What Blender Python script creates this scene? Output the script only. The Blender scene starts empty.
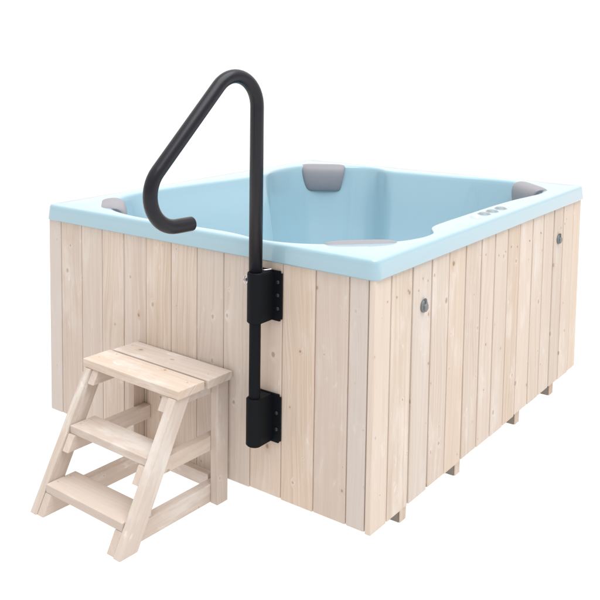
import bpy, bmesh, math, random
from mathutils import Vector, Matrix
random.seed(7)
S = bpy.context.scene
COL = S.collection
G = 0.025                      # survey height of the ground, taken off every z below
PI = math.pi

# ------------------------------------------------------------------ materials
class NT:
    def __init__(s, name):
        s.m = bpy.data.materials.new(name); s.m.use_nodes = True
        s.t = s.m.node_tree; s.t.nodes.clear()
        s.out = s.t.nodes.new('ShaderNodeOutputMaterial')
    def n(s, typ, ins=None, **props):
        nd = s.t.nodes.new('ShaderNode' + typ)
        for k, v in props.items(): setattr(nd, k, v)
        for k, v in (ins or {}).items():
            sock = nd.inputs[k]
            if hasattr(v, 'is_linked') or isinstance(v, bpy.types.NodeSocket): s.t.links.new(v, sock)
            else: sock.default_value = v
        return nd
    def math(s, op, a, b=0.0, c=0.0, clamp=False):
        return s.n('Math', {0: a, 1: b, 2: c}, operation=op, use_clamp=clamp).outputs[0]
    def mix(s, f, a, b, bt='MIX'):
        nd = s.t.nodes.new('ShaderNodeMix'); nd.data_type = 'RGBA'; nd.blend_type = bt; nd.clamp_factor = True
        for i, v in ((0, f), (6, a), (7, b)):
            if isinstance(v, bpy.types.NodeSocket): s.t.links.new(v, nd.inputs[i])
            else: nd.inputs[i].default_value = v
        return nd.outputs[2]
    def smooth(s, v, lo, hi, a=0.0, b=1.0):
        nd = s.n('MapRange', {0: v, 1: lo, 2: hi, 3: a, 4: b}, interpolation_type='SMOOTHSTEP')
        return nd.outputs[0]
    def bsdf(s, **k):
        b = s.n('BsdfPrincipled', {kk.replace('_', ' '): v for kk, v in k.items()})
        s.t.links.new(b.outputs[0], s.out.inputs[0]); return b

def c4(r, g, b): return (r, g, b, 1)

def wood(name, pale, tan, wash=0.35, knots=0.5, grain=1.0):
    """whitewashed spruce: grain coordinates ride on the mesh attribute 'gc' (across, thickness, along), 'bid' is a random number per board"""
    T = NT(name)
    gc = T.n('Attribute', attribute_name='gc').outputs['Vector']
    bid = T.n('Attribute', attribute_name='bid').outputs['Fac']
    sep = T.n('SeparateXYZ', {0: gc})
    u = T.math('ADD', sep.outputs[0], T.math('MULTIPLY', sep.outputs[1], 0.8)); l = sep.outputs[2]
    off = T.math('MULTIPLY', bid, 91.7)
    # knots
    kv = T.n('CombineXYZ', {0: T.math('MULTIPLY_ADD', u, 8.5, off), 1: T.math('MULTIPLY_ADD', l, 6.0, off), 2: 0.0}).outputs[0]
    wob = T.n('TexNoise', {'Vector': kv, 'Scale': 9.0, 'Detail': 2.0}).outputs['Color']
    kvd = T.n('VectorMath', {0: kv, 1: T.n('VectorMath', {0: T.n('VectorMath', {0: wob, 1: (.5, .5, .5)}, operation='SUBTRACT').outputs[0], 'Scale': .05}, operation='SCALE').outputs[0]}, operation='ADD').outputs[0]
    vo = T.n('TexVoronoi', {'Vector': kvd, 'Scale': 1.0, 'Randomness': 0.9}, voronoi_dimensions='2D', feature='F1')
    kd = vo.outputs['Distance']
    krnd = T.n('SeparateColor', {0: vo.outputs['Color']})
    has = T.math('LESS_THAN', krnd.outputs[0], knots)
    size = T.math('MULTIPLY_ADD', T.math('MULTIPLY', krnd.outputs[1], krnd.outputs[1]), 0.060, 0.016)
    core = T.math('MULTIPLY', T.smooth(T.math('DIVIDE', kd, size), 0.55, 1.15, 1, 0), has)
    halo = T.math('MULTIPLY', T.smooth(T.math('DIVIDE', kd, size), 0.6, 3.6, 1, 0), has)
    # long wandering grain, bending round the knots
    bend = T.math('MULTIPLY', halo, 0.022)
    slow = T.n('TexNoise', {'Vector': T.n('CombineXYZ', {0: T.math('MULTIPLY_ADD', u, 5.0, off), 1: T.math('MULTIPLY', l, 1.1), 2: off}).outputs[0], 'Scale': 1.0, 'Detail': 2.0}).outputs['Fac']
    uu = T.math('ADD', T.math('ADD', u, bend), T.math('MULTIPLY', slow, 0.11))
    g1 = T.n('TexNoise', {'Vector': T.n('CombineXYZ', {0: T.math('MULTIPLY_ADD', uu, 75.0, off), 1: T.math('MULTIPLY', l, 1.2), 2: off}).outputs[0], 'Scale': 1.0, 'Detail': 3.0, 'Roughness': .6}).outputs['Fac']
    g2 = T.n('TexNoise', {'Vector': T.n('CombineXYZ', {0: T.math('MULTIPLY_ADD', uu, 420.0, off), 1: T.math('MULTIPLY', l, 9.0), 2: off}).outputs[0], 'Scale': 1.0, 'Detail': 2.0}).outputs['Fac']
    patch = T.n('TexNoise', {'Vector': T.n('CombineXYZ', {0: T.math('MULTIPLY_ADD', u, 11.0, off), 1: T.math('MULTIPLY', l, 3.2), 2: off}).outputs[0], 'Scale': 1.0, 'Detail': 4.0, 'Roughness': .62}).outputs['Fac']
    grad = T.smooth(g1, .36, .66)
    colr = T.mix(T.math('MULTIPLY', grad, .60 * grain), c4(*pale), c4(*tan))
    fine = T.smooth(g2, .55, .75)
    streak = T.n('TexNoise', {'Vector': T.n('CombineXYZ', {0: T.math('MULTIPLY_ADD', uu, 190.0, off), 1: T.math('MULTIPLY', l, 2.2), 2: off}).outputs[0], 'Scale': 1.0, 'Detail': 1.0}).outputs['Fac']
    colr = T.mix(T.math('MULTIPLY', T.smooth(streak, .53, .66), .42 * grain), colr, c4(tan[0] * .86, tan[1] * .80, tan[2] * .76))
    colr = T.mix(T.math('MULTIPLY', fine, .26 * grain), colr, c4(tan[0] * .8, tan[1] * .75, tan[2] * .7))
    # each board has its own cast: pinkish, greyish or yellowish
    wn = T.n('TexWhiteNoise', {'W': off}, noise_dimensions='1D')
    hs = T.n('SeparateColor', {0: wn.outputs['Color']})
    colr = T.mix(T.math('MULTIPLY', hs.outputs[0], .5), colr, c4(pale[0] * 1.0, pale[1] * .90, pale[2] * .80))
    colr = T.mix(T.math('MULTIPLY', hs.outputs[1], .5), colr, c4(pale[0] * .92, pale[1] * .95, pale[2] * 1.02))
    val = T.math('MULTIPLY_ADD', hs.outputs[2], .13, .935)
    colr = T.mix(1.0, colr, T.n('CombineColor', {0: val, 1: val, 2: val}).outputs[0], 'MULTIPLY')
    # milky wash left in patches and over the knots
    wsh = T.math('MULTIPLY', T.smooth(patch, .5, .72), wash)
    colr = T.mix(wsh, colr, c4(.80, .765, .73))
    kw = T.math('MULTIPLY', halo, T.math('MULTIPLY', T.math('GREATER_THAN', krnd.outputs[2], .45), .17))
    colr = T.mix(kw, colr, c4(.82, .78, .735))
    chip = T.n('TexNoise', {'Vector': T.n('CombineXYZ', {0: T.math('MULTIPLY_ADD', u, 34.0, off), 1: T.math('MULTIPLY', l, 12.0), 2: off}).outputs[0], 'Scale': 1.0, 'Detail': 3.0, 'Roughness': .65, 'Distortion': .6}).outputs['Fac']
    chz = T.math('MULTIPLY', T.smooth(chip, .62, .70), T.smooth(patch, .44, .58))
    colr = T.mix(T.math('MULTIPLY', chz, .16 + wash * .5), colr, c4(.86, .82, .775))
    kb = T.math('MULTIPLY', halo, T.math('MULTIPLY', T.math('LESS_THAN', krnd.outputs[2], .45), .38))
    colr = T.mix(kb, colr, c4(.55, .41, .30))
    colr = T.mix(T.math('MULTIPLY', core, T.math('MULTIPLY_ADD', krnd.outputs[2], -.45, .95)), colr, c4(.33, .225, .155))
    gy = T.n('Attribute', attribute_name='silver').outputs['Fac']
    colr = T.mix(T.math('MULTIPLY', gy, .55), colr, c4(.60, .565, .545))
    h = T.math('ADD', T.math('MULTIPLY', g2, .5), T.math('ADD', g1, T.math('MULTIPLY', core, -.6)))
    bp = T.n('Bump', {'Strength': .22, 'Distance': .0016, 'Height': h}).outputs[0]
    T.bsdf(Base_Color=colr, Roughness=.72, Normal=bp, Specular_IOR_Level=.25)
    return T.m

def plain(name, col, rough, spec=.5, coat=0.0, noise=.06, nscale=30.0, bump=0.0, bscale=300.0, metallic=0.0):
    T = NT(name)
    co = T.n('TexCoord').outputs['Object']
    nz = T.n('TexNoise', {'Vector': co, 'Scale': nscale, 'Detail': 4.0}).outputs['Fac']
    f = T.math('MULTIPLY_ADD', nz, 2 * noise, 1 - noise)
    cc = T.mix(1.0, c4(*col), T.n('CombineColor', {0: f, 1: f, 2: f}).outputs[0], 'MULTIPLY')
    rr = T.math('MULTIPLY_ADD', nz, .12, rough - .06)
    k = dict(Base_Color=cc, Roughness=rr, Specular_IOR_Level=spec, Metallic=metallic, Coat_Weight=coat, Coat_Roughness=.12)
    if bump:
        b = T.n('TexNoise', {'Vector': co, 'Scale': bscale, 'Detail': 3.0}).outputs['Fac']
        k['Normal'] = T.n('Bump', {'Strength': bump, 'Distance': .001, 'Height': b}).outputs[0]
    T.bsdf(**k)
    return T.m

M = {}
M['front'] = wood('whitewashed_spruce_front', (.68, .587, .512), (.52, .41, .32), wash=.32, knots=.7)
M['side'] = wood('whitewashed_spruce_side', (.71, .615, .53), (.57, .45, .345), wash=.40, knots=.72)
M['steps'] = wood('whitewashed_spruce_steps', (.64, .56, .495), (.52, .405, .312), wash=.55, knots=.6)
M['batten'] = wood('tan_batten_timber', (.50, .385, .30), (.42, .31, .23), wash=.05, knots=.1)
M['runner_side'] = plain('shade_toned_runner_timber', (.30, .27, .235), .8, .2, noise=.2, nscale=40)  # dark grey stands in for the shade under the tub
M['runner_end'] = wood('sawn_runner_end', (.66, .54, .44), (.50, .36, .26), wash=.3, knots=.1)
def acrylic():
    T = NT('pale_blue_acrylic')
    T.bsdf(Base_Color=c4(.33, .505, .59), Roughness=.28, Specular_IOR_Level=.5, Coat_Weight=1.0, Coat_Roughness=.07)
    return T.m
M['acrylic'] = acrylic()
M['pillow'] = plain('mauve_grey_vinyl_foam', (.275, .27, .295), .45, .4, noise=.05, nscale=40, bump=.15, bscale=500)
M['tube'] = plain('charcoal_powder_coat', (.008, .008, .0135), .30, .34, noise=.1, nscale=60, bump=.10, bscale=700)
M['bracket'] = plain('black_moulded_plastic', (.006, .0075, .010), .5, .10, noise=.12, nscale=50, bump=.1, bscale=600)
M['steel'] = plain('bright_steel', (.62, .62, .63), .28, .5, metallic=1.0, noise=.05, nscale=80)
M['screw'] = plain('dull_screw_head', (.52, .42, .34), .5, .4, noise=.1, nscale=200)
M['bolt'] = plain('dark_bolt_head', (.035, .036, .04), .4, .4, metallic=.3, noise=.1, nscale=200)
M['grey_plastic'] = plain('grey_valve_plastic', (.16, .175, .185), .42, .5, noise=.08, nscale=120)
M['button'] = plain('grey_button_plastic', (.25, .29, .305), .35, .5, noise=.04, nscale=90)
M['button_pale'] = plain('pale_button_plastic', (.50, .57, .58), .3, .5, noise=.04, nscale=90)

# ------------------------------------------------------------------ object helpers
def link(name, me, mat, parent=None, smooth=False):
    o = bpy.data.objects.new(name, me); COL.objects.link(o)
    if mat is not None: me.materials.append(mat)
    if parent: o.parent = parent
    if smooth:
        for p in me.polygons: p.use_smooth = True
    return o

def thing(name, label, cat, loc, rotz=0.0):
    o = bpy.data.objects.new(name, None); COL.objects.link(o)
    o.location = loc; o.rotation_euler = (0, 0, rotz); o.empty_display_size = .1
    o['label'] = label; o['category'] = cat
    return o

class Timber:
    """collects bevelled timber pieces, each carrying its own grain coordinates"""
    def __init__(s): s.v = []; s.f = []; s.gc = []; s.bid = []; s.silver = []
    def prism(s, poly, ext, grain, bevel=.003, segs=2, silver=0.0):
        bm = bmesh.new()
        a = [bm.verts.new(Vector(p)) for p in poly]; e = Vector(ext)
        b = [bm.verts.new(v.co + e) for v in a]
        n = len(a)
        bm.faces.new(a); bm.faces.new(list(reversed(b)))
        for i in range(n): bm.faces.new((a[i], b[i], b[(i + 1) % n], a[(i + 1) % n]))
        bmesh.ops.recalc_face_normals(bm, faces=bm.faces)
        if bevel: bmesh.ops.bevel(bm, geom=list(bm.edges), offset=bevel, segments=segs, profile=.6, affect='EDGES', clamp_overlap=True)
        g = Vector(grain).normalized()
        ref = Vector((0, 0, 1)) if abs(g.z) < .9 else Vector((1, 0, 0))
        x = (ref - g * ref.dot(g)).normalized(); y = g.cross(x)
        r = random.random(); jx, jl = random.uniform(-3, 3), random.uniform(-3, 3)
        k = len(s.v); bm.verts.index_update()
        for v in bm.verts:
            s.v.append(v.co.copy()); s.gc.append((v.co.dot(x) + jx, v.co.dot(y), v.co.dot(g) + jl)); s.bid.append(r); s.silver.append(silver)
        for f in bm.faces: s.f.append([k + v.index for v in f.verts])
        bm.free()
    def box(s, x0, x1, y0, y1, z0, z1, grain, bevel=.003, silver=0.0):
        s.prism([(x0, y0, z0), (x1, y0, z0), (x1, y1, z0), (x0, y1, z0)], (0, 0, z1 - z0), grain, bevel, 2, silver)
    def build(s, name, mat, parent):
        me = bpy.data.meshes.new(name); me.from_pydata(s.v, [], s.f); me.update()
        at = me.attributes.new('gc', 'FLOAT_VECTOR', 'POINT'); at.data.foreach_set('vector', [c for t in s.gc for c in t])
        at = me.attributes.new('bid', 'FLOAT', 'POINT'); at.data.foreach_set('value', s.bid)
        at = me.attributes.new('silver', 'FLOAT', 'POINT'); at.data.foreach_set('value', s.silver)
        return link(name, me, mat, parent)

def from_bm(name, bm, mat, parent, smooth=True):
    bmesh.ops.recalc_face_normals(bm, faces=bm.faces)
    me = bpy.data.meshes.new(name); bm.to_mesh(me); bm.free()
    return link(name, me, mat, parent, smooth)

def lathe(bm, prof, mat4=Matrix(), n=24):
    """prof: list of (radius, height) from the base up, closed at both ends"""
    rings = []
    for r, h in prof:
        rings.append([bm.verts.new(mat4 @ Vector((r * math.cos(2 * PI * i / n), r * math.sin(2 * PI * i / n), h))) for i in range(n)])
    for a, b in zip(rings, rings[1:]):
        for i in range(n): bm.faces.new((a[i], a[(i + 1) % n], b[(i + 1) % n], b[i]))
    bm.faces.new(list(reversed(rings[0]))); bm.faces.new(rings[-1])

def tube(bm, pts, rad, n=24, cap=.35):
    pts = [Vector(p) for p in pts]
    rads = rad if isinstance(rad, list) else [rad] * len(pts)
    t0 = (pts[1] - pts[0]).normalized()
    ref = Vector((1, 0, 0)) if abs(t0.x) < .8 else Vector((0, 0, 1))
    nx = (ref - t0 * ref.dot(t0)).normalized()
    rings = []
    def ring(c, t, r):
        b = t.cross(nx)
        rings.append([bm.verts.new(c + (nx * math.cos(2 * PI * i / n) + b * math.sin(2 * PI * i / n)) * r) for i in range(n)])
    for i, p in enumerate(pts):
        t = (pts[min(i + 1, len(pts) - 1)] - pts[max(i - 1, 0)]).normalized()
        nx = (nx - t * nx.dot(t)).normalized()
        if i == len(pts) - 1:
            ring(p, t, rads[i])
            for k in range(1, 5):
                a = k / 4 * PI / 2 * .93
                ring(p + t * rads[i] * cap * math.sin(a), t, rads[i] * (1 - cap * (1 - math.cos(a))) if cap < .9 else rads[i] * math.cos(a))
        else: ring(p, t, rads[i])
    for a, b in zip(rings, rings[1:]):
        for i in range(n): bm.faces.new((a[i], a[(i + 1) % n], b[(i + 1) % n], b[i]))
    bm.faces.new(list(reversed(rings[0]))); bm.faces.new(rings[-1])

def fillet(P, R, n=14):
    out = [Vector(P[0])]
    for i in range(1, len(P) - 1):
        a, b, c = Vector(P[i - 1]), Vector(P[i]), Vector(P[i + 1])
        d1, d2 = (a - b).normalized(), (c - b).normalized()
        th = d1.angle(d2); t = R / math.tan(th / 2)
        cen = b + (d1 + d2).normalized() * (R / math.sin(th / 2))
        p, q = b + d1 * t - cen, b + d2 * t - cen
        om = p.angle(q)
        for k in range(n + 1):
            s = k / n
            out.append(cen + (p * math.sin((1 - s) * om) + q * math.sin(s * om)) / math.sin(om))
    out.append(Vector(P[-1]))
    return out

# ------------------------------------------------------------------ the setting: white ground sheet, glow added to its material to wash out shadows
def ground():
    T = NT('white_glow_sheet')
    co = T.n('TexCoord').outputs['Object']
    nz = T.n('TexNoise', {'Vector': co, 'Scale': 2.0}).outputs['Fac']
    b = T.n('BsdfPrincipled', {'Base Color': c4(.16, .16, .16), 'Roughness': T.math('MULTIPLY_ADD', nz, .05, .9), 'Specular IOR Level': 0.0,
                               'Emission Color': c4(1, .965, .94), 'Emission Strength': 1.04})
    T.t.links.new(b.outputs[0], T.out.inputs[0])
    bm = bmesh.new(); r = 400
    bm.faces.new([bm.verts.new(p) for p in ((-r, -r, 0), (r, -r, 0), (r, r, 0), (-r, r, 0))])
    o = from_bm('ground', bm, T.m, None, False); o['kind'] = 'structure'
ground()

# ------------------------------------------------------------------ hot tub
W, L = 1.6, 2.128
ZB, ZT, ZR = .0996 - G, .9643 - G, 1.031 - G
tub = thing('hot_tub', 'rectangular hot tub with pale blue acrylic shell clad in whitewashed vertical spruce boards', 'hot tub', (0, 0, 0))

FX = [-1.6, -1.522, -1.392, -1.267, -1.141, -1.016, -.883, -.751, -.622, -.497, -.360, -.225, -.094, -.0215]
RY = [0, .112, .27, .42, .568, .722, .872, 1.011, 1.153, 1.292, 1.451, 1.593, 1.73, 1.859, 2.009, L]
TH = .02
def jz(a): return random.uniform(-a, a)
t = Timber()
for i, (a, b) in enumerate(zip(FX, FX[1:])):
    proud = .0015 if i in (0, len(FX) - 2) else jz(.0012)
    g_ = .0022 if i >= len(FX) - 3 else .0009
    t.box(a + .0009, b - g_, -proud, TH, ZB + jz(.0018), ZT + .012, (0, 0, 1), .0052, 1.0 if i in (0, len(FX) - 2) else random.choice((0, 0, .15, .3)))
front_panel = t.build('cladding_panel', M['front'], tub)
t = Timber(); t.box(-1.58, -.03, .0062, TH + .012, ZB + .02, ZT + .01, (0, 0, 1), 0); t.build('batten', M['batten'], front_panel)
t = Timber()
for i, (a, b) in enumerate(zip(RY, RY[1:])):
    y0 = -.003 if i == 0 else a + .0050
    t.box(-TH, jz(.0018), y0, b - .0050, ZB + jz(.0045), ZT + .012, (0, 0, 1), .0036, .5 if i == 0 else random.choice((0, 0, .1, .35)))
side_panel = t.build('cladding_panel', M['side'], tub)
t = Timber(); t.box(-TH - .012, -.0062, .03, L - .02, ZB + .012, ZT + .01, (0, 0, 1), 0); t.build('batten', M['batten'], side_panel)
t = Timber()
n = 15
for i in range(n):
    t.box(-W + .001, -W + TH, TH + .014 + (L - .04) * i / n, TH + .014 + (L - .04) * (i + 1) / n - .004, ZB + jz(.003), ZT + .012, (0, 0, 1), .0034)
t.build('cladding_panel', M['side'], tub)
t = Timber(); n = 12
for i in range(n):
    t.box(-W + TH + .002 + (W - .045) * i / n, -W + TH + .002 + (W - .045) * (i + 1) / n - .004, L - TH, L - .001, ZB + jz(.003), ZT + .012, (0, 0, 1), .0034)
t.build('cladding_panel', M['front'], tub)

def disc(parent, name, mat, loc, axis, prof, n=14):
    bm = bmesh.new()
    q = Vector(axis).to_track_quat('Z', 'Y').to_matrix().to_4x4()
    lathe(bm, prof, Matrix.Translation(loc) @ q, n)
    return from_bm(name, bm, mat, parent, True)
SCREW = [(.0034, -.002), (.0034, .0006), (.0028, .0010), (.0010, .0005)]
for a, b in zip(RY, RY[1:]):
    for f in (.25, .74):
        if random.random() < .45: continue
        disc(side_panel, 'screw', M['screw'], (.0018, a + (b - a) * f + jz(.006), ZT - .088 + jz(.018)), (1, 0, 0), SCREW, 10)

# base runners under the cladding
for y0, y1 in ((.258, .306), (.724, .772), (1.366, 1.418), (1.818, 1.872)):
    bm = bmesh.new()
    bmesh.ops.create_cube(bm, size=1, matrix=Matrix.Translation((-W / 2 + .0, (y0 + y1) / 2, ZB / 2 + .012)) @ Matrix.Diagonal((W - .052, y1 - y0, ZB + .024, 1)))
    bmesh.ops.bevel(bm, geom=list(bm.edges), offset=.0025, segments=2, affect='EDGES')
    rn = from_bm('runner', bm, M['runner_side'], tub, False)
    tt = Timber(); tt.prism([(-.0262, y0 + .0015, .0015), (-.0262, y1 - .0015, .0015), (-.0262, y1 - .0015, ZB + .022), (-.0262, y0 + .0015, ZB + .022)], (.004, 0, 0), (0, .2, 1), .001)
    tt.build('end_grain', M['runner_end'], rn)

# ---- acrylic shell
INNER = [(-.426, .030), (-.36, .048), (-.301, .080), (-.257, .112), (-.163, .205), (-.088, .315), (-.056, .422), (-.052, .500), (-.060, .555), (-.098, .610), (-.118, .660), (-.122, .760), (-.121, .95), (-.120, 1.228),
         (-.108, 1.45), (-.088, 1.60), (-.075, 1.709), (-.085, 1.80), (-.13, 1.90), (-.19, 1.97), (-.263, 2.022), (-.34, 2.045), (-.45, 2.043), (-.583, 2.018), (-.691, 1.998), (-.804, 1.986), (-.919, 1.974), (-.975, 1.970), (-1.015, 1.985), (-1.060, 2.020), (-1.11, 2.042), (-1.18, 2.040), (-1.26, 2.005), (-1.40, 1.930),
         (-1.465, 1.865), (-1.492, 1.775), (-1.496, 1.68), (-1.488, 1.58), (-1.468, 1.50), (-1.436, 1.43), (-1.428, 1.36), (-1.432, 1.25), (-1.448, 1.10), (-1.475, .95), (-1.500, .75), (-1.512, .57), (-1.512, .45), (-1.49, .335), (-1.43, .225), (-1.345, .130), (-1.26, .078), (-1.15, .050), (-1.0, .045), (-.81, .052), (-.68, .058), (-.60, .054), (-.53, .034), (-.48, .027)]
CX, CY = -.80, 1.05
def chaikin(P, k):
    for _ in range(k):
        Q = []
        for i in range(len(P)):
            a, b = P[i], P[(i + 1) % len(P)]
            Q += [(.75 * a[0] + .25 * b[0], .75 * a[1] + .25 * b[1]), (.25 * a[0] + .75 * b[0], .25 * a[1] + .75 * b[1])]
        P = Q
    return P
IN = sorted((math.atan2(y - CY, x - CX), math.hypot(x - CX, y - CY)) for x, y in chaikin(INNER, 2))
def polar_r(tab, th):
    import bisect
    i = bisect.bisect(tab, (th, 0)); a = tab[i - 1]; b = tab[i % len(tab)]
    ta, tb = a[0], b[0]
    if tb <= ta: tb += 2 * PI
    if th < ta: th += 2 * PI
    return a[1] + (b[1] - a[1]) * (th - ta) / max(1e-9, tb - ta)

def rrect(off, rad, n=640):
    """rounded rectangle offset from the cladding, sampled by arc length"""
    x0, x1, y0, y1 = -W - off, off, -off, L + off
    P = []
    for cx, cy, a0 in ((x1 - rad, y0 + rad, -PI / 2), (x1 - rad, y1 - rad, 0), (x0 + rad, y1 - rad, PI / 2), (x0 + rad, y0 + rad, PI)):
        for k in range(11): P.append((cx + rad * math.cos(a0 + k / 10 * PI / 2), cy + rad * math.sin(a0 + k / 10 * PI / 2)))
    out = []
    for i in range(len(P)):
        a, b = P[i], P[(i + 1) % len(P)]
        d = math.hypot(b[0] - a[0], b[1] - a[1]); m = max(1, int(d / .012))
        if i % 11 == 10: m = 150
        for k in range(m): out.append((a[0] + (b[0] - a[0]) * k / m, a[1] + (b[1] - a[1]) * k / m))
    return out

OUTER = [(-.004, ZT + .003), (.008, ZT + .001), (.0112, ZT - .0005), (.0122, ZT + .004), (.0065, ZT + .046), (.0048, ZR - .010), (.0024, ZR - .0042), (-.0014, ZR - .0012), (-.006, ZR)]
bm = bmesh.new(); rings = []
base = rrect(OUTER[0][0], .016)
N = len(base)
for off, z in OUTER:
    rings.append([bm.verts.new((x, y, z)) for x, y in rrect(off, .020 + off)])
ths = [math.atan2(y - CY, x - CX) for x, y in rrect(-.006, .014)]
rin = [polar_r(IN, th) for th in ths]
# heavily smoothed inner radius for the lower basin
def blur(v, k):
    m = len(v); return v
import bisect
ts = sorted(range(N), key=lambda i: ths[i])
def rin_at(th, width):
    s = 0; w = 0
    for j in range(-6, 7):
        ww = math.exp(-(j / 3.2) ** 2); t_ = th + width * j / 6
        t_ = (t_ + PI) % (2 * PI) - PI
        s += ww * polar_r(IN, t_); w += ww
    return s / w
rsm = [rin_at(th, .055) for th in ths]
# bulges between the corner seats (arm rests), rising out of the lower walls
def ang(x, y): return math.atan2(y - CY, x - CX)
# flat panels standing forward between the corner seats: (start angle, end angle, how far, softness of the edge)
BUL = [(ang(-.50, 2.05), ang(-.98, 1.97), .012, .04), (ang(-1.44, 1.43), ang(-1.51, .45), .065, .035), (ang(-1.05, .03), ang(-.60, .05), .03, .06), (ang(-.11, .66), ang(-.11, 1.45), .04, .06)]
def ss(x): x = min(1, max(0, x)); return x * x * (3 - 2 * x)
def bulge(th):
    s = 0
    for a0, a1, amp, e in BUL:
        w_ = (a1 - a0) % (2 * PI); d = (th - a0 + e) % (2 * PI)
        s += amp * ss(d / (2 * e)) * ss((w_ + 2 * e - d) / (2 * e))
    return s
BASIN = [(.016, ZR, 0, 0), (.008, ZR - .0012, 0, 0), (.002, ZR - .0055, 0, 0), (-.001, ZR - .013, 0, 0), (-.004, ZR - .03, .05, .04), (-.010, ZR - .07, .2, .18), (-.018, ZR - .12, .4, .4), (-.028, ZR - .19, .6, .65), (-.042, ZR - .28, .8, .9), (-.062, ZR - .37, 1, 1), (-.085, ZR - .44, 1, 1.1),
         (-.105, ZR - .52, 1, 1.1), (-.125, ZR - .56, 1, 1.1), (-.16, ZR - .582, 1, 1), (-.22, ZR - .592, 1, 1), (-.34, ZR - .60, 1, .8), (-.42, ZR - .61, 1, .5), (-.47, ZR - .64, 1, .3), (-.50, ZR - .72, 1, .2), (-.54, ZR - .82, 1, 0), (-.64, ZR - .85, 1, 0)]
for inset, z, sm, bu in BASIN:
    r_ = []
    for i, th in enumerate(ths):
        r = rin[i] * (1 - sm) + rsm[i] * sm + inset - bulge(th) * bu
        r_.append(bm.verts.new((CX + r * math.cos(th), CY + r * math.sin(th), z)))
    rings.append(r_)
for a, b in zip(rings, rings[1:]):
    for i in range(N): bm.faces.new((a[i], a[(i + 1) % N], b[(i + 1) % N], b[i]))
bm.faces.new(rings[-1])
shell = from_bm('acrylic_shell', bm, M['acrylic'], tub, True)

# ---- headrests: a cushion that hooks over the rim
PROF = [(-.066, .004), (-.064, .013), (-.045, .023), (-.015, .028), (.015, .025), (.037, .010), (.047, -.02), (.048, -.06), (.043, -.10), (.034, -.128), (.020, -.136), (.008, -.128), (.002, -.09), (.000, -.05), (-.002, -.012), (-.012, .002), (-.04, .004)]
PROF = chaikin(PROF, 1)
def headrest(c, nrm, width, lift=0.0, hookscale=1.0, label=None):
    bm = bmesh.new(); nrm = Vector((nrm[0], nrm[1], 0)).normalized(); al = Vector((-nrm.y, nrm.x, 0))
    cn = sum(p[0] for p in PROF) / len(PROF); cz = sum(p[1] for p in PROF) / len(PROF)
    rings = []
    K = 25
    for k in range(K):
        s = -1 + 2 * k / (K - 1)
        s = math.sin(s * PI / 2)
        e = (1 - abs(s) ** 5) ** .45 * .93 + .07 if abs(s) < 1 else .07
        ring = []
        for pn, pz in PROF:
            tap = 1 - .19 * min(1, max(0, (.02 - pz) / .15))
            hn = pn * hookscale if pn < 0 else pn
            nn = cn + (hn - cn) * (.55 + .45 * e); zz = cz + (pz - cz) * (.70 + .30 * e)
            nn -= .004 * s * s           # follows the curve of the corner
            zz += .006 * (1 - s * s) * (1 if pz < -.1 else 0)
            ring.append(bm.verts.new(Vector((c[0], c[1], ZR + lift)) + nrm * nn + al * (s * width / 2 * tap * (.9 + .1 * e)) + Vector((0, 0, zz))))
        rings.append(ring)
    m = len(PROF)
    for a, b in zip(rings, rings[1:]):
        for i in range(m): bm.faces.new((a[i], a[(i + 1) % m], b[(i + 1) % m], b[i]))
    bm.faces.new(rings[0]); bm.faces.new(list(reversed(rings[-1])))
    o = from_bm('headrest', bm, M['pillow'], tub, True)
    if label: o['label'] = label
headrest((-1.385, 1.925), (.56, -.83), .275, -.020, .8)
headrest((-.172, .205), (-.75, .66), .29, -.018, .45)
headrest((-1.385, .205), (.72, .69), .27, -.017, 1.15)
headrest((-.185, 1.90), (-.72, -.69), .27, -.013, .75)

# ---- control buttons on the side ledge
for i, (x, y) in enumerate(((-.058, .944), (-.060, 1.031), (-.058, 1.112), (-.057, 1.203))):
    o = disc(tub, 'control_button', M['button_pale' if i == 0 else 'button'], (x, y, ZR - .001), (0, 0, 1),
             [(.027, -.002), (.027, .001), (.025, .0025), (.0215, .003), (.0205, .0055), (.018, .007), (.010, .0078), (.003, .008)], 32)
    if i == 0: o['label'] = 'palest control button'

# ---- air valves on the side boards: round flange, hub and a clip standing up
for y, z in ((.352, .803 - G), (1.79, .811 - G)):
    bm = bmesh.new()
    q = Matrix.Translation((.0005, y, z)) @ Matrix.Rotation(PI / 2, 4, 'Y')
    lathe(bm, [(.0225, 0), (.0235, .002), (.0235, .006), (.021, .009)], q, 28)
    v = from_bm('air_valve', bm, M['grey_plastic'], tub, True)
    bm = bmesh.new()
    lathe(bm, [(.0165, .007), (.0165, .0125), (.014, .0155), (.005, .016)], Matrix.Translation((0, y, z - .003)) @ Matrix.Rotation(PI / 2, 4, 'Y'), 6)
    from_bm('hub', bm, M['grey_plastic'], v, False)
    bm = bmesh.new()
    bmesh.ops.create_cube(bm, size=1, matrix=Matrix.Translation((.009, y, z + .018)) @ Matrix.Diagonal((.010, .013, .022, 1)))
    bmesh.ops.bevel(bm, geom=list(bm.edges), offset=.003, segments=2, affect='EDGES')
    from_bm('clip', bm, M['grey_plastic'], v, False)

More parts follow.
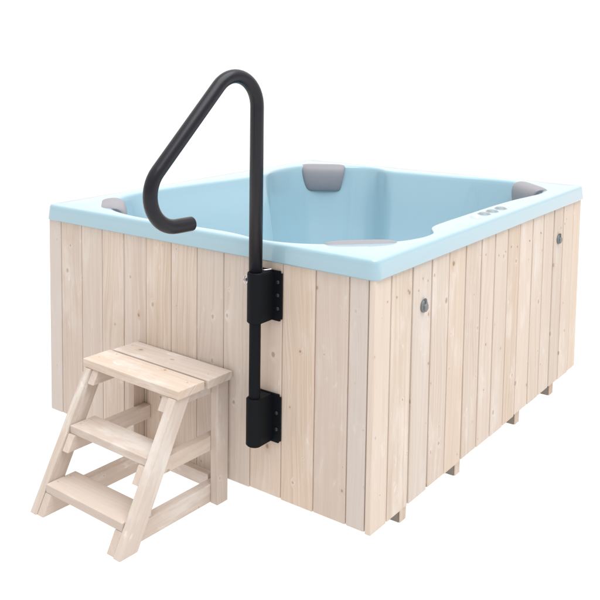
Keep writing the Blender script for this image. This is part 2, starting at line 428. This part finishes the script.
# ------------------------------------------------------------------ handrail
PX, PY = -.420, -.080
rail = thing('handrail', 'black bent tube handrail held in two brackets on the tub front', 'handrail', (PX, PY, 0))
def rl(p): return (p[0] - PX, p[1] - PY, p[2])
an = math.radians(8); dx, dy = math.sin(an), math.cos(an)
def hp(s, z): return Vector((dx * s, dy * s, z - G))
path = fillet([hp(0, .94), hp(0, 1.772), hp(-.626, 1.146), hp(-.303, 1.147)], .107, 18)
bm = bmesh.new(); tube(bm, path, .0238, 28, .3)
from_bm('rail_tube', bm, M['tube'], rail)
bm = bmesh.new(); tube(bm, [(0, 0, .33 - G), (0, 0, .55 - G), (0, 0, .80 - G)], .0205, 24, .1)
from_bm('lower_tube', bm, M['bracket'], rail)

def bracket(z0, z1, bolts, closed):
    """U-shaped socket with a round nose, standing on a wall plate"""
    R = .029; yw = -PY - .002
    prof = [(R, yw - .006)] + [(R * math.cos(a), R * math.sin(a)) for a in [-k * PI / 20 for k in range(21)]] + [(-R, yw - .006)]
    bm = bmesh.new()
    a = [bm.verts.new((x, y, z0)) for x, y in prof]; b = [bm.verts.new((x, y, z1)) for x, y in prof]
    n = len(a)
    bm.faces.new(a); bm.faces.new(list(reversed(b)))
    for i in range(n): bm.faces.new((a[i], b[i], b[(i + 1) % n], a[(i + 1) % n]))
    bmesh.ops.recalc_face_normals(bm, faces=bm.faces)
    ed = [e for e in bm.edges if abs(e.verts[0].co.z - e.verts[1].co.z) < 1e-6]
    bmesh.ops.bevel(bm, geom=ed, offset=.004, segments=3, affect='EDGES')
    br = from_bm('bracket', bm, M['bracket'], rail, False)
    bm = bmesh.new()
    bmesh.ops.create_cube(bm, size=1, matrix=Matrix.Translation((.003, yw - .0035, (z0 + z1) / 2)) @ Matrix.Diagonal((.118, .007, z1 - z0 + .004, 1)))
    ve = [e for e in bm.edges if abs(e.verts[0].co.y - e.verts[1].co.y) > 1e-4]
    bmesh.ops.bevel(bm, geom=ve, offset=.008, segments=4, affect='EDGES')
    from_bm('wall_plate', bm, M['bracket'], br, False)
    for bz in bolts:
        for sx in (.046, -.042):
            disc(br, 'bolt', M['bolt'], (sx, yw - .0068, bz), (0, -1, 0), [(.007, -.001), (.007, .003), (.005, .0048), (.002, .005)], 12)
    disc(br, 'set_screw', M['steel'], (R + .0005, yw - .03, z1 - .022), (1, -.3, .2), [(.003, 0), (.003, .002), (.002, .0025)], 10) if False else None
    return br
b1 = bracket(.757 - G, .933 - G, (.80 - G, .848 - G, .895 - G), False)
b2 = bracket(.312 - G, .486 - G, (.36 - G, .42 - G), True)
# collar of the upper socket, locking pin and its ring
bm = bmesh.new()
lathe(bm, [(.0285, .915 - G), (.0290, .930 - G), (.0280, .936 - G), (.0242, .938 - G)], Matrix(), 28)
from_bm('collar', bm, M['bracket'], b1)
bm = bmesh.new()
cen = Vector((-.033, -.012, .908 - G)); q = Vector((-.45, -.85, .1)).normalized()
ux = q.cross(Vector((0, 0, 1))).normalized(); uz = ux.cross(q)
K = 36; rr = []
for k in range(K):
    a = 2 * PI * k / K
    d = ux * math.cos(a) + uz * math.sin(a)
    rr.append([bm.verts.new(cen + d * (.0155 + .0022 * math.cos(2 * PI * j / 8)) + q * (.0022 * math.sin(2 * PI * j / 8))) for j in range(8)])
for k in range(K):
    for j in range(8): bm.faces.new((rr[k][j], rr[(k + 1) % K][j], rr[(k + 1) % K][(j + 1) % 8], rr[k][(j + 1) % 8]))
pr_ = from_bm('pin_ring', bm, M['steel'], rail)
disc(rail, 'locking_pin', M['bolt'], (-.026, -.008, .908 - G), (-.6, -.75, 0), [(.006, -.004), (.006, .006), (.004, .009), (.001, .0095)], 14)
bm = bmesh.new()
tube(bm, [(.004, .026, .940 - G), (.016, .038, .9405 - G), (.027, .056, .942 - G)], .0024, 8, .5)
from_bm('cotter_pin', bm, M['steel'], rail)

# ------------------------------------------------------------------ steps
yaw = math.radians(-1.6)
steps = thing('wooden_steps', 'three tread whitewashed wooden steps standing against the tub front', 'steps', (-.585, -.012, 0), yaw)
OX, OY = -.585, -.012
def sx(v): return v - OX
def sbox(T_, x0, x1, y0, y1, z0, z1, grain, bv=.0028): T_.box(x0 - OX, x1 - OX, y0 - OY, y1 - OY, z0 - G, z1 - G, grain, bv)
XR0, XR1 = -.621, -.587           # right leg and stringer
XL0, XL1 = -1.060, -1.026         # left leg and stringer
# platform boards
PZ0, PZ1 = .497, .528
scr = []
for y0, y1, xo in ((-.300, -.160, -.002), (-.150, -.013, .006)):
    T_ = Timber(); sbox(T_, -1.072 + xo, -.575 + xo, y0, y1, PZ0, PZ1, (1, 0, 0)); o = T_.build('platform_board', M['steps'], steps)
    for x in (XL0 + .02, XR0 + .008):
        disc(o, 'screw', M['screw'], (x - OX, (y0 + y1) / 2 - OY + jz(.02), PZ1 - G), (0, 0, 1), SCREW, 10)
# stringers: front edge slopes from under the platform down to the ground
YT, YB, DP = -.306, -.574, .084
def yf(z): return YT + (YB - YT) * (.497 - z) / (.497 - G)
for x0, x1 in ((XL0, XL1), (XR0, XR1)):
    T_ = Timber()
    P = [(YT, .4965), (YB, G), (YB + DP, G), (YT + DP, .4965)]
    T_.prism([(x0 - OX, y - OY, z - G) for y, z in P], (x1 - x0, 0, 0), (0, YT - YB, .4965 - G), .0028)
    T_.build('stringer', M['steps'], steps)
    T_ = Timber(); sbox(T_, x0, x1, -.074, -.0135, G, .4968, (0, 0, 1)); T_.build('leg', M['steps'], steps)
# rails on the inside, front ends cut along the slope
RW = .035
for x0, x1 in ((XL1 + .0008, XL1 + RW), (XR0 - RW, XR0 - .0008)):
    for z0, z1, back, inset in ((.447, .4962, -.03, .012), (.226, .282, -.0135, .010), (.0262, .0955, -.0135, .004)):
        T_ = Timber()
        P = [(yf(z0) + inset, z0), (back, z0), (back, z1), (yf(z1) + inset, z1)]
        T_.prism([(x0 - OX, y - OY, z - G) for y, z in P], (x1 - x0, 0, 0), (0, 1, 0), .0025)
        T_.build('side_rail', M['steps'], steps)
# treads between the stringers
for z0, z1, ya, yb in ((.2825, .312, -.410, -.286), (.096, .127, -.528, -.386)):
    T_ = Timber(); sbox(T_, XL1 + .002, XR0 - .002, ya, yb, z0, z1, (1, 0, 0)); o = T_.build('tread', M['steps'], steps)
    for x in (XL1 + .02, XR0 - .02):
        for fy in (.3, .72):
            disc(o, 'screw', M['screw'], (x - OX, ya + (yb - ya) * fy - OY, z1 - G), (0, 0, 1), SCREW, 10)
T_ = Timber(); sbox(T_, XL1 + RW + .001, XR0 - RW - .001, -.046, -.016, .060, .112, (1, 0, 0)); T_.build('back_stretcher', M['steps'], steps)

# ------------------------------------------------------------------ camera
cam = bpy.data.cameras.new('camera'); co = bpy.data.objects.new('camera', cam); COL.objects.link(co)
co.location = (1.36193, -2.55152, 1.70855 - G)
yw, pt, rl_ = 2.28925, .09076, .00067
cy, sy, cp, sp = math.cos(yw), math.sin(yw), math.cos(pt), math.sin(pt)
f = Vector((cy * cp, sy * cp, -sp)); r = Vector((sy, -cy, 0)); u = r.cross(f)
r2 = r * math.cos(rl_) + u * math.sin(rl_); u2 = -r * math.sin(rl_) + u * math.cos(rl_)
co.matrix_world = Matrix.Translation(co.location) @ Matrix((r2, u2, -f)).transposed().to_4x4()
cam.sensor_width = 36; cam.lens = 887.125 / 600 * 36
cam.shift_x = (300 - 173.753) / 600; cam.shift_y = (130.469 - 300) / 600
cam.clip_start = .05; cam.clip_end = 2000
S.camera = co

# ------------------------------------------------------------------ light: made-up white surround, brightest overhead, dimmed to the right and behind the camera
w = bpy.data.worlds.new('World'); S.world = w; w.use_nodes = True
nt = w.node_tree; nt.nodes.clear()
tc = nt.nodes.new('ShaderNodeTexCoord'); sp_ = nt.nodes.new('ShaderNodeSeparateXYZ'); nt.links.new(tc.outputs['Generated'], sp_.inputs[0])
def wm(op, a, b=0.0, c=0.0):
    nd = nt.nodes.new('ShaderNodeMath'); nd.operation = op
    for i, v in enumerate((a, b, c)):
        if isinstance(v, bpy.types.NodeSocket): nt.links.new(v, nd.inputs[i])
        else: nd.inputs[i].default_value = v
    return nd.outputs[0]
zc = wm('MAXIMUM', sp_.outputs[2], 0.0)
lum = wm('ADD', 1.09, wm('MULTIPLY', zc, .25))
back = wm('MAXIMUM', wm('MULTIPLY', sp_.outputs[1], -1.0), 0.0)
lum = wm('SUBTRACT', lum, wm('MULTIPLY', back, .36))
right = wm('MAXIMUM', sp_.outputs[0], 0.0)
lum = wm('SUBTRACT', lum, wm('MULTIPLY', right, .42))
bg = nt.nodes.new('ShaderNodeBackground'); bo = nt.nodes.new('ShaderNodeOutputWorld')
nt.links.new(lum, bg.inputs['Strength']); bg.inputs['Color'].default_value = (1.0, .975, .95, 1)
nt.links.new(bg.outputs[0], bo.inputs[0])

def area(name, loc, target, size, power, col=(1, 1, 1)):
    l = bpy.data.lights.new(name, 'AREA'); l.size = size; l.energy = power; l.color = col
    o = bpy.data.objects.new(name, l); COL.objects.link(o); o.location = loc
    o.rotation_euler = (Vector(target) - Vector(loc)).to_track_quat('-Z', 'Y').to_euler()
area('added_top_light', (1.3, .1, 6.0), (-.5, .8, .5), 5.0, 340, (.965, .985, 1))  # added area lamp out of view, brightens the upward faces

S.view_settings.view_transform = 'Standard'; S.view_settings.look = 'None'
S.view_settings.exposure = 0; S.view_settings.gamma = 1
S.render.engine = 'CYCLES'
S.cycles.max_bounces = 8; S.cycles.diffuse_bounces = 5
